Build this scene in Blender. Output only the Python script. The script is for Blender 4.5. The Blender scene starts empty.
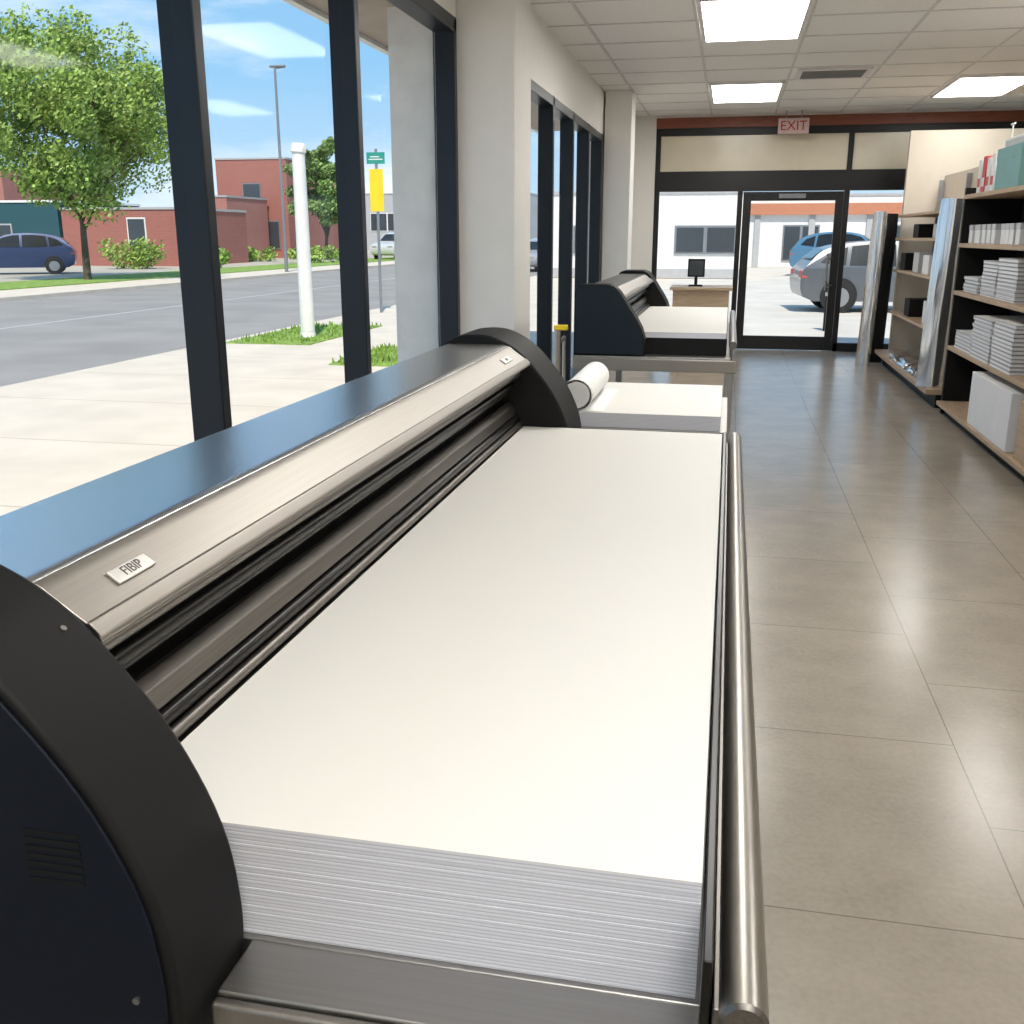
import bpy, bmesh, math, random
from mathutils import Vector, Matrix
random.seed(7)
C = bpy.context.scene.collection
PI = math.pi
S = 0.62          # machine module
H = 1.6           # eye height

# ------------------------------------------------------------------ materials
def new_mat(name):
    m = bpy.data.materials.new(name); m.use_nodes = True
    nt = m.node_tree; b = nt.nodes['Principled BSDF']
    return m, nt, b
def mat(name, col, rough=0.5, metal=0.0, var=0.06, scale=6.0, bump=0.0, bscale=60.0, coat=0.0, spec=None, stretch=None, rvar=0.0):
    m, nt, b = new_mat(name)
    N, L = nt.nodes, nt.links
    tc = N.new('ShaderNodeTexCoord'); mp = N.new('ShaderNodeMapping')
    L.new(tc.outputs['Object'], mp.inputs['Vector'])
    if stretch: mp.inputs['Scale'].default_value = stretch
    n = N.new('ShaderNodeTexNoise'); n.inputs['Scale'].default_value = scale; n.inputs['Detail'].default_value = 4
    L.new(mp.outputs[0], n.inputs['Vector'])
    r = N.new('ShaderNodeValToRGB')
    r.color_ramp.elements[0].position = .3; r.color_ramp.elements[1].position = .7
    r.color_ramp.elements[0].color = [max(0, c*(1-var)) for c in col]+[1]
    r.color_ramp.elements[1].color = [min(1, c*(1+var)) for c in col]+[1]
    L.new(n.outputs[0], r.inputs[0]); L.new(r.outputs[0], b.inputs['Base Color'])
    b.inputs['Roughness'].default_value = rough; b.inputs['Metallic'].default_value = metal
    if rvar:
        mr = N.new('ShaderNodeMapRange'); mr.inputs[3].default_value = rough-rvar; mr.inputs[4].default_value = rough+rvar
        L.new(n.outputs[0], mr.inputs[0]); L.new(mr.outputs[0], b.inputs['Roughness'])
    if coat: b.inputs['Coat Weight'].default_value = coat
    if spec is not None: b.inputs['Specular IOR Level'].default_value = spec
    if bump:
        n2 = N.new('ShaderNodeTexNoise'); n2.inputs['Scale'].default_value = bscale
        L.new(mp.outputs[0], n2.inputs['Vector'])
        bp = N.new('ShaderNodeBump'); bp.inputs['Strength'].default_value = bump; bp.inputs['Distance'].default_value = .01
        L.new(n2.outputs[0], bp.inputs['Height']); L.new(bp.outputs[0], b.inputs['Normal'])
    return m
def emis(name, col, s):
    m, nt, b = new_mat(name)
    b.inputs['Base Color'].default_value = (*col, 1)
    b.inputs['Emission Color'].default_value = (*col, 1); b.inputs['Emission Strength'].default_value = s
    return m
def glass(name, tint=(.95, .965, .97), refl=.03):
    m = bpy.data.materials.new(name); m.use_nodes = True
    nt = m.node_tree; N, L = nt.nodes, nt.links
    N.remove(N['Principled BSDF']); out = N['Material Output']
    t = N.new('ShaderNodeBsdfTransparent'); t.inputs[0].default_value = (*tint, 1)
    g = N.new('ShaderNodeBsdfGlossy'); g.inputs['Roughness'].default_value = .05
    mx = N.new('ShaderNodeMixShader'); lw = N.new('ShaderNodeLayerWeight'); lw.inputs[0].default_value = .25
    mr = N.new('ShaderNodeMapRange'); mr.inputs[3].default_value = refl*.4; mr.inputs[4].default_value = refl*2.5
    L.new(lw.outputs['Facing'], mr.inputs[0]); L.new(mr.outputs[0], mx.inputs[0])
    L.new(t.outputs[0], mx.inputs[1]); L.new(g.outputs[0], mx.inputs[2]); L.new(mx.outputs[0], out.inputs[0])
    return m

M = {}
M['wall'] = mat('wall_paint', (.84, .815, .77), .7, bump=.03, var=.015)
M['wall_beige'] = mat('beige_paint', (.56, .51, .43), .7, bump=.05, var=.03)
M['ceiling'] = mat('ceiling_tile', (.90, .88, .84), .9, var=.03, scale=40, bump=.12, bscale=150)
M['tee'] = mat('ceiling_tee', (.66, .64, .61), .5)
M['slat'] = mat('vent_slat', (.22, .21, .20), .5)
M['frame'] = mat('dark_window_frame', (.012, .017, .024), .35, .3)
M['blackframe'] = mat('black_frame', (.008, .008, .009), .4, .2)
M['glass'] = glass('window_glass')
M['transom'] = mat('frosted_transom', (.74, .67, .52), .18, var=.1, scale=1.2)
M['wood_trim'] = mat('red_brown_wood', (.23, .06, .028), .4, stretch=(1, 12, 12), var=.25)
M['steel'] = mat('brushed_steel', (.35, .325, .295), .42, 1.0, var=.05, scale=7, stretch=(40, .6, 40), rvar=.03)
M['steel_cover'] = mat('cover_steel', (.66, .665, .68), .27, 1.0, var=.04, scale=1.5, stretch=(2, .5, 2))
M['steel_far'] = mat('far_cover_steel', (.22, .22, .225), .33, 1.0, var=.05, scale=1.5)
M['steel_dark'] = mat('dark_steel', (.20, .185, .17), .38, 1.0, var=.15, scale=8, stretch=(30, .5, 30), rvar=.08)
M['steel_x'] = mat('table_steel', (.36, .35, .335), .40, 1.0, var=.05, scale=6, stretch=(.6, 30, 30), rvar=.03)
M['tube'] = mat('tube_steel', (.42, .395, .36), .34, 1.0, var=.12, scale=7, stretch=(30, .4, 30), rvar=.06)
M['black'] = mat('black_plastic', (.008, .0078, .008), .55, var=.1, spec=.18)
M['navy'] = mat('navy_plastic', (.003, .0055, .012), .5, var=.1, spec=.2)
M['teal_dark'] = mat('dark_teal_plastic', (.005, .012, .019), .45, var=.1, spec=.3)
M['black_rail'] = mat('black_rail', (.01, .009, .008), .3, .4)
M['screw'] = mat('screw_metal', (.3, .3, .3), .35, 1.0)
M['plate'] = mat('plate_metal', (.55, .53, .50), .35, .5)
M['ink'] = mat('dark_ink', (.05, .05, .05), .5)
M['paper'] = mat('white_paper', (.715, .70, .66), .55, var=.008, scale=2)
M['paper_w'] = mat('clean_paper', (.80, .80, .785), .6, var=.02)
M['card_w'] = mat('white_card', (.74, .74, .74), .55, var=.03)
M['card_g'] = mat('grey_card', (.50, .51, .52), .55, var=.06)
M['red'] = mat('red_card', (.55, .06, .06), .5)
M['teal'] = mat('teal_card', (.16, .34, .34), .5)
M['shelf_wood'] = mat('shelf_wood', (.44, .31, .20), .5, var=.15, stretch=(10, .8, 10))
M['desk_wood'] = mat('desk_wood', (.48, .36, .24), .45, var=.15, stretch=(1, 10, 10))
M['wrap'] = mat('plastic_wrap', (.72, .73, .75), .13, .9, var=.05, scale=3, stretch=(3, 3, .5), bump=.35, bscale=3)
M['light'] = emis('light_diffuser', (1, .985, .95), 8.5)
M['exit_w'] = mat('exit_white', (.78, .74, .72), .5)
M['exit_p'] = mat('exit_pink', (.62, .45, .43), .5)
M['exit_r'] = mat('exit_red', (.42, .02, .02), .5)
M['yellow'] = mat('yellow_paint', (.85, .62, .02), .5)
M['green_sign'] = mat('green_sign', (.02, .28, .22), .5)
M['white_paint'] = mat('white_paint', (.78, .77, .74), .5)
M['post_grey'] = mat('post_grey', (.25, .26, .28), .5, .4)
M['concrete'] = mat('sidewalk_concrete', (.63, .56, .47), .85, var=.08, scale=1.5, bump=.2)
M['joint'] = mat('joint_dark', (.44, .39, .32), .9)  # darker concrete colour of the sidewalk joints
M['lot'] = mat('lot_concrete', (.58, .54, .48), .85, var=.1, scale=.8)
M['asphalt'] = mat('asphalt', (.285, .27, .255), .85, var=.12, scale=.6, bump=.3)
M['line'] = mat('road_line', (.42, .41, .40), .7)
M['farground'] = mat('far_ground', (.42, .39, .33), .9, var=.15, scale=.3)
M['grass'] = mat('grass', (.21, .33, .06), .9, var=.35, scale=5, bump=.8)
M['leaf'] = mat('leaves', (.27, .39, .08), .55, var=.4, scale=1.3)
M['leaf_d'] = mat('leaves_dark', (.20, .31, .09), .6, var=.45, scale=1.3)
M['bark'] = mat('bark', (.10, .075, .055), .9, var=.3, scale=8)
M['brown_soffit'] = mat('soffit', (.40, .33, .27), .8)
M['carglass'] = mat('car_glass', (.015, .018, .02), .12)
M['tyre'] = mat('tyre', (.015, .015, .015), .8)
M['hub'] = mat('wheel_hub', (.45, .45, .46), .3, .9)
M['dkwin'] = mat('dark_window', (.05, .06, .07), .15)
M['teal_wall'] = mat('teal_wall', (.02, .08, .10), .7)
M['grey_wall'] = mat('grey_far_wall', (.42, .42, .43), .8)
M['orange_wall'] = mat('orange_fascia', (.50, .20, .11), .7)

def brick_mat(name, c1, c2, sc):
    m, nt, b = new_mat(name); N, L = nt.nodes, nt.links
    tc = N.new('ShaderNodeTexCoord'); sp = N.new('ShaderNodeSeparateXYZ'); cb = N.new('ShaderNodeCombineXYZ'); ad = N.new('ShaderNodeMath')
    L.new(tc.outputs['Object'], sp.inputs[0]); L.new(sp.outputs[0], ad.inputs[0]); L.new(sp.outputs[1], ad.inputs[1])
    L.new(ad.outputs[0], cb.inputs[0]); L.new(sp.outputs[2], cb.inputs[1])
    br = N.new('ShaderNodeTexBrick'); br.inputs['Scale'].default_value = sc
    br.inputs['Color1'].default_value = (*c1, 1); br.inputs['Color2'].default_value = (*c2, 1); br.inputs['Mortar'].default_value = (.40, .22, .18, 1)
    br.inputs['Mortar Size'].default_value = .014
    L.new(cb.outputs[0], br.inputs['Vector']); L.new(br.outputs[0], b.inputs['Base Color']); b.inputs['Roughness'].default_value = .85
    return m
M['brick'] = brick_mat('red_brick', (.35, .125, .10), (.31, .11, .09), 2.6)
M['brick2'] = brick_mat('pale_brick', (.43, .19, .16), (.40, .17, .145), 2.6)

def floor_mat():
    m, nt, b = new_mat('floor_tile'); N, L = nt.nodes, nt.links
    g = N.new('ShaderNodeNewGeometry'); sp = N.new('ShaderNodeSeparateXYZ'); cb = N.new('ShaderNodeCombineXYZ')
    a1 = N.new('ShaderNodeMath'); a1.inputs[1].default_value = -.30+.4775
    a2 = N.new('ShaderNodeMath'); a2.inputs[1].default_value = -.13
    L.new(g.outputs['Position'], sp.inputs[0]); L.new(sp.outputs[1], a1.inputs[0]); L.new(sp.outputs[0], a2.inputs[0])
    L.new(a1.outputs[0], cb.inputs[0]); L.new(a2.outputs[0], cb.inputs[1])
    br = N.new('ShaderNodeTexBrick'); br.inputs['Scale'].default_value = 1
    br.inputs['Brick Width'].default_value = .955; br.inputs['Row Height'].default_value = .67
    br.inputs['Mortar Size'].default_value = .0022; br.inputs['Mortar Smooth'].default_value = .1
    br.inputs['Color1'].default_value = (.310, .268, .217, 1); br.inputs['Color2'].default_value = (.325, .282, .229, 1)
    br.inputs['Mortar'].default_value = (.16, .135, .11, 1)
    L.new(cb.outputs[0], br.inputs['Vector'])
    n = N.new('ShaderNodeTexNoise'); n.inputs['Scale'].default_value = 2.8; n.inputs['Detail'].default_value = 5; n.inputs['Roughness'].default_value = .65
    n3 = N.new('ShaderNodeTexNoise'); n3.inputs['Scale'].default_value = 55; n3.inputs['Detail'].default_value = 3
    L.new(g.outputs['Position'], n.inputs['Vector']); L.new(g.outputs['Position'], n3.inputs['Vector'])
    av = N.new('ShaderNodeMath'); av.operation = 'MULTIPLY_ADD'; av.inputs[1].default_value = .5
    L.new(n3.outputs[0], av.inputs[0]); L.new(n.outputs[0], av.inputs[2])
    mr = N.new('ShaderNodeMapRange'); mr.inputs[1].default_value = .5; mr.inputs[2].default_value = 1.0; mr.inputs[3].default_value = .84; mr.inputs[4].default_value = 1.14
    L.new(av.outputs[0], mr.inputs[0])
    mx = N.new('ShaderNodeVectorMath'); mx.operation = 'SCALE'
    L.new(br.outputs[0], mx.inputs[0]); L.new(mr.outputs[0], mx.inputs['Scale']); L.new(mx.outputs[0], b.inputs['Base Color'])
    b.inputs['Roughness'].default_value = .23; b.inputs['Specular IOR Level'].default_value = .6
    return m
M['floor'] = floor_mat()
def stack_mat(name, period, dark, lite):
    m, nt, b = new_mat(name); N, L = nt.nodes, nt.links
    g = N.new('ShaderNodeNewGeometry'); sp = N.new('ShaderNodeSeparateXYZ'); L.new(g.outputs['Position'], sp.inputs[0])
    w = N.new('ShaderNodeMath'); w.operation = 'MULTIPLY'; w.inputs[1].default_value = 2*PI/period; L.new(sp.outputs[2], w.inputs[0])
    s = N.new('ShaderNodeMath'); s.operation = 'SINE'; L.new(w.outputs[0], s.inputs[0])
    r = N.new('ShaderNodeValToRGB'); r.color_ramp.elements[0].position = .0; r.color_ramp.elements[1].position = .45
    r.color_ramp.elements[0].color = dark; r.color_ramp.elements[1].color = lite
    mr = N.new('ShaderNodeMapRange'); mr.inputs[1].default_value = -1; mr.inputs[2].default_value = 1; L.new(s.outputs[0], mr.inputs[0])
    L.new(mr.outputs[0], r.inputs[0]); L.new(r.outputs[0], b.inputs['Base Color']); b.inputs['Roughness'].default_value = .8
    return m
M['edges'] = stack_mat('sheet_edges', .00457, (.50, .50, .55, 1), (.73, .735, .785, 1))
M['edges_s'] = stack_mat('ream_edges', .03, (.34, .34, .35, 1), (.72, .72, .73, 1))

# ------------------------------------------------------------------ mesh helpers
def box(bm, x0, x1, y0, y1, z0, z1):
    v = [bm.verts.new((x, y, z)) for x in (x0, x1) for y in (y0, y1) for z in (z0, z1)]
    for f in ((0,1,3,2), (4,6,7,5), (0,4,5,1), (2,3,7,6), (0,2,6,4), (1,5,7,3)):
        bm.faces.new([v[i] for i in f])
def prism(bm, prof, y0, y1, axis='y'):
    def P(a, b, t): return {'y': (a, t, b), 'x': (t, a, b), 'z': (a, b, t)}[axis]
    A = [bm.verts.new(P(a, b, y0)) for a, b in prof]; B = [bm.verts.new(P(a, b, y1)) for a, b in prof]
    n = len(prof)
    bm.faces.new(A); bm.faces.new(B[::-1])
    for i in range(n): bm.faces.new((A[i], B[i], B[(i+1) % n], A[(i+1) % n]))
def tube(bm, p0, p1, r, seg=20, r2=None):
    p0, p1 = Vector(p0), Vector(p1); r2 = r if r2 is None else r2
    d = (p1-p0).normalized(); a = d.orthogonal().normalized(); b = d.cross(a)
    A = [bm.verts.new(p0+(a*math.cos(2*PI*i/seg)+b*math.sin(2*PI*i/seg))*r) for i in range(seg)]
    B = [bm.verts.new(p1+(a*math.cos(2*PI*i/seg)+b*math.sin(2*PI*i/seg))*r2) for i in range(seg)]
    bm.faces.new(A[::-1]); bm.faces.new(B)
    for i in range(seg): bm.faces.new((A[i], A[(i+1) % seg], B[(i+1) % seg], B[i]))
def quad(bm, pts): bm.faces.new([bm.verts.new(p) for p in pts])
def smooth_curve(pts, k=4):
    out = []
    for i in range(len(pts)-1):
        p0 = pts[max(i-1, 0)]; p1 = pts[i]; p2 = pts[i+1]; p3 = pts[min(i+2, len(pts)-1)]
        for j in range(k):
            t = j/k
            out.append(tuple(.5*((2*p1[c])+(-p0[c]+p2[c])*t+(2*p0[c]-5*p1[c]+4*p2[c]-p3[c])*t*t+(-p0[c]+3*p1[c]-3*p2[c]+p3[c])*t**3) for c in (0, 1)))
    out.append(pts[-1]); return out
def obj(name, bm, m, parent=None, bevel=0, mats=None, recalc=True):
    if recalc: bmesh.ops.recalc_face_normals(bm, faces=bm.faces)
    for f in bm.faces: f.smooth = True
    for e in bm.edges:
        if len(e.link_faces) != 2 or e.calc_face_angle(0) > math.radians(32): e.smooth = False
    me = bpy.data.meshes.new(name); bm.to_mesh(me); bm.free()
    for x in (mats or [m]): me.materials.append(x)
    o = bpy.data.objects.new(name, me); C.objects.link(o)
    if parent: o.parent = parent
    if bevel:
        b = o.modifiers.new('bevel', 'BEVEL'); b.width = bevel; b.segments = 2; b.limit_method = 'ANGLE'; b.angle_limit = math.radians(40)
        wn = o.modifiers.new('weighted', 'WEIGHTED_NORMAL'); wn.keep_sharp = False; wn.weight = 90
    return o
def B(): return bmesh.new()
def bx(name, m, parent, *dims, bevel=0):
    b = B(); box(b, *dims); return obj(name, b, m, parent, bevel)
def tag(o, label, cat, group=None):
    o['label'] = label; o['category'] = cat
    if group: o['group'] = group
    return o
def thing(name, label, cat, loc=(0, 0, 0), rz=0, group=None):
    o = bpy.data.objects.new(name, None); o.empty_display_size = .1; C.objects.link(o)
    o.location = loc; o.rotation_euler = (0, 0, rz)
    return tag(o, label, cat, group)
def struct(name, bm, m, parent=None, bevel=0):
    o = obj(name, bm, m, parent, bevel)
    if not parent: o['kind'] = 'structure'
    return o
def sbox(name, m, *dims, parent=None, bevel=0):
    b = B(); box(b, *dims); return struct(name, b, m, parent, bevel)
def dup(root, loc, rz=None, label=None):
    r = root.copy(); C.objects.link(r); r.location = loc
    if rz is not None: r.rotation_euler = (0, 0, rz)
    if label: r['label'] = label
    for ch in list(root.children):
        c = ch.copy(); C.objects.link(c); c.parent = r
        for g in list(ch.children):
            d = g.copy(); C.objects.link(d); d.parent = c
    return r
def text_mesh(name, body, size, mtx, m, parent, depth=.0006):
    cu = bpy.data.curves.new('txt', 'FONT'); cu.body = body; cu.size = size; cu.extrude = depth
    cu.align_x = 'CENTER'; cu.align_y = 'CENTER'
    t = bpy.data.objects.new('txt', cu); C.objects.link(t)
    bpy.context.view_layer.update()
    me = bpy.data.meshes.new_from_object(t.evaluated_get(bpy.context.evaluated_depsgraph_get()))
    bpy.data.objects.remove(t)
    me.transform(mtx); me.materials.clear(); me.materials.append(m)
    o = bpy.data.objects.new(name, me); C.objects.link(o); o.parent = parent
    return o

# ------------------------------------------------------------------ room shell
WX = -1.9; RX = 4.6; Y0 = -3.0; Y1 = 15.0; CH = 3.2
sbox('floor', M['floor'], WX-.08, RX+.1, Y0, Y1+.12, -.1, 0)
ce = sbox('ceiling', M['ceiling'], WX-.08, RX+.1, Y0, Y1+.12, CH, CH+.12)
g = B()
x = -.35-.85*2
while x < RX:
    if x > WX: box(g, x-.012, x+.012, Y0, Y1, CH-.006, CH+.002)
    x += .85
y = 9.4-.83*14
while y < Y1:
    if y > Y0: box(g, WX, RX, y-.012, y+.012, CH-.0062, CH+.002)
    y += .83
struct('ceiling_grid', g, M['tee'], ce)
# left wall
b = B()
box(b, WX-.06, WX+.06, Y0, 6.94, 2.97, CH)
box(b, WX-.06, WX+.06, Y0, 6.94, 0, .08)
box(b, -1.68, -1.52, 7.5, 12.3, 2.72, CH)
box(b, -1.68, -1.52, 7.5, 12.3, 0, .1)
box(b, -1.68, -1.52, 12.3, Y1, 0, CH)
struct('wall_left', b, M['wall'])
sbox('column_1', M['wall'], -2.0, -1.455, 6.97, 7.55, 0, CH, bevel=.006)
sbox('column_2', M['wall'], -1.5, -1.19, 12.3, 12.75, 0, CH, bevel=.006)
sbox('column_3', M['white_paint'], -2.32, -2.01, 6.97, 7.5, -.02, 3.06)
# canopy outside over the windows
b = B(); box(b, -2.80, -1.97, Y0, 15.3, 3.06, 3.09); cn = struct('canopy', b, M['brown_soffit'])
sbox('canopy_fascia', M['white_paint'], -2.86, -2.80, Y0, 15.3, 3.03, 3.45, parent=cn)
sbox('wall_back', M['wall'], WX-.08, RX+.1, Y0-.1, Y0, 0, CH)
sbox('wall_right', M['wall_beige'], RX, RX+.1, Y0, Y1, 0, CH)
sbox('wall_partition', M['wall_beige'], 2.10, RX, 13.85, 13.95, 0, 2.84)
# far wall with frontage
b = B(); box(b, -1.52, -1.10, Y1, Y1+.12, 0, CH); box(b, -1.10, RX, Y1, Y1+.12, 3.165, CH); struct('wall_front', b, M['wall'])
sbox('trim_1', M['wood_trim'], -1.10, RX, Y1-.03, Y1+.1, 3.03, 3.165)
b = B()
box(b, -1.10, RX, Y1, Y1+.1, 2.93, 3.03); box(b, -1.10, RX, Y1-.01, Y1+.1, 2.19, 2.46)
for xx in (-1.10, 1.49, 2.9, 4.5): box(b, xx, xx+.07, Y1, Y1+.1, 0, 2.95)
box(b, .06, .13, Y1, Y1+.1, 0, 2.2); box(b, -1.1, .1, Y1, Y1+.1, 0, .12); box(b, 1.5, RX, Y1, Y1+.1, 0, .12)
w3 = struct('window_3', b, M['blackframe'], bevel=.004)
b = B()
for a, c in ((-1.03, .06), (1.56, 2.9), (2.97, 4.5)): quad(b, [(a, Y1+.05, .12), (c, Y1+.05, .12), (c, Y1+.05, 2.19), (a, Y1+.05, 2.19)])
struct('pane', b, M['glass'], w3)
b = B(); box(b, -1.03, 1.49, Y1+.03, Y1+.05, 2.46, 2.93); box(b, 1.56, 4.5, Y1+.03, Y1+.05, 2.46, 2.93); struct('transom_panel', b, M['transom'], w3)
# door
b = B()
box(b, .14, .25, Y1, Y1+.06, .01, 2.18); box(b, 1.38, 1.485, Y1, Y1+.06, .01, 2.18)
box(b, .25, 1.38, Y1, Y1+.06, .01, .20); box(b, .25, 1.38, Y1, Y1+.06, 2.06, 2.18)
d1 = struct('door_1', b, M['blackframe'], bevel=.004)
b = B(); quad(b, [(.25, Y1+.03, .2), (1.38, Y1+.03, .2), (1.38, Y1+.03, 2.06), (.25, Y1+.03, 2.06)]); struct('pane', b, M['glass'], d1)
b = B(); tube(b, (1.33, Y1-.06, .85), (1.33, Y1-.06, 1.35), .015); tube(b, (1.33, Y1-.06, .92), (1.42, Y1+.01, .92), .01); tube(b, (1.33, Y1-.06, 1.28), (1.42, Y1+.01, 1.28), .01)
struct('door_handle', b, M['steel'], d1)
b = B(); box(b, .62, .98, Y1-.05, Y1, 2.09, 2.15); struct('door_closer', b, M['post_grey'], d1, .005)
# window 1
ys = [Y0+.03, -1.55, .1, 1.75, 3.47, 5.06, 6.92]
b = B()
for yy in ys: box(b, WX-.075, WX+.06, yy-.032, yy+.032, .08, 2.97)
box(b, WX-.085, WX+.06, Y0, 6.95, 2.88, 2.975); box(b, WX-.085, WX+.06, Y0, 6.95, .06, .16)
w1 = struct('window_1', b, M['frame'], bevel=.006)
for i in range(len(ys)-1):
    b = B(); quad(b, [(WX-.02, ys[i]+.03, .15), (WX-.02, ys[i+1]-.03, .15), (WX-.02, ys[i+1]-.03, 2.89), (WX-.02, ys[i]+.03, 2.89)]); struct('pane', b, M['glass'], w1)
ys = [7.62, 8.86, 10.0, 11.1, 12.2]
b = B()
for yy in ys: box(b, -1.64, -1.51, yy-.035, yy+.035, .1, 2.72)
box(b, -1.64, -1.51, 7.56, 12.28, 2.64, 2.715); box(b, -1.64, -1.51, 7.56, 12.28, .08, .2)
w2 = struct('window_2', b, M['frame'], bevel=.004)
for i in range(len(ys)-1):
    b = B(); quad(b, [(-1.57, ys[i]+.03, .15), (-1.57, ys[i+1]-.03, .15), (-1.57, ys[i+1]-.03, 2.65), (-1.57, ys[i]+.03, 2.65)]); struct('pane', b, M['glass'], w2)
sbox('baseboard_left', M['blackframe'], -1.52, -1.505, 12.75, Y1, 0, .1)

# ------------------------------------------------------------------ ceiling fixtures
def ceiling_light(x0, y0, label, lamp=True):
    t = thing('ceiling_light', label, 'ceiling light', (x0+.425, y0+.83, CH-.03), group='recessed ceiling light panels')
    w, l = .405, .81
    b = B(); box(b, -w, -w+.035, -l, l, 0, .026); box(b, w-.035, w, -l, l, 0, .026); box(b, -w+.035, w-.035, -l, -l+.035, 0, .026); box(b, -w+.035, w-.035, l-.035, l, 0, .026)
    obj('fixture_frame', b, M['exit_w'], t, .003)
    bx('diffuser', M['light'], t, -w+.03, w-.03, -l+.03, l-.03, .006, .02)
ceiling_light(-.35, 11.89, 'smaller glowing ceiling light panel in the middle, nearer the glass door')
ceiling_light(-.35, 7.74, 'largest glowing ceiling light panel, cut by the top edge of the photo')
ceiling_light(2.2, 11.89, 'glowing ceiling light panel above the shelves at the right edge')
ceiling_light(2.2, 7.74, 'ceiling light panel over the near shelves, mostly outside the photo')
for yy in (3.59, -.56):
    ceiling_light(-.35, yy, 'ceiling light panel above the near machine' if yy > 0 else 'ceiling light panel behind the camera position')
    ceiling_light(2.2, yy, 'ceiling light panel above the aisle' if yy > 0 else 'ceiling light panel at the back over the aisle')
ceiling_light(.5, -2.22, 'rearmost ceiling panel, third column, added out of view as fill light')  # unseen panel added to brighten the front face of the near paper stack
t = thing('ceiling_vent', 'grey slotted air vent in the ceiling between the light panels', 'vent', (.925, 11.48, CH-.02))
b = B(); box(b, -.36, .36, -.32, -.27, 0, .018); box(b, -.36, .36, .27, .32, 0, .018); box(b, -.36, -.31, -.27, .27, 0, .018); box(b, .31, .36, -.27, .27, 0, .018); obj('vent_frame', b, M['exit_w'], t, .003)
b = B()
for i in range(9): box(b, -.31, .31, -.25+i*.06, -.225+i*.06, .002, .016)
obj('louvre', b, M['slat'], t)
bx('backing', M['black'], t, -.31, .31, -.27, .27, .0165, .0195)
t = thing('exit_sign', 'red and white exit sign hanging above the glass door', 'sign', (.735, 14.7, 2.90))
bx('housing', M['exit_p'], t, -.20, .20, -.03, .03, 0, .20, bevel=.008)
hg = B(); tube(hg, (-.1, 0, .20), (-.1, 0, CH-2.90), .006, 8); obj('hanger', hg, M['steel'], t)
hg = B(); tube(hg, (.1, 0, .20), (.1, 0, CH-2.90), .006, 8); obj('hanger', hg, M['steel'], t)
text_mesh('lettering', 'EXIT', .17, Matrix.Translation((0, -.032, .10)) @ Matrix.Rotation(PI/2, 4, 'X'), M['exit_r'], t, .001)

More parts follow.
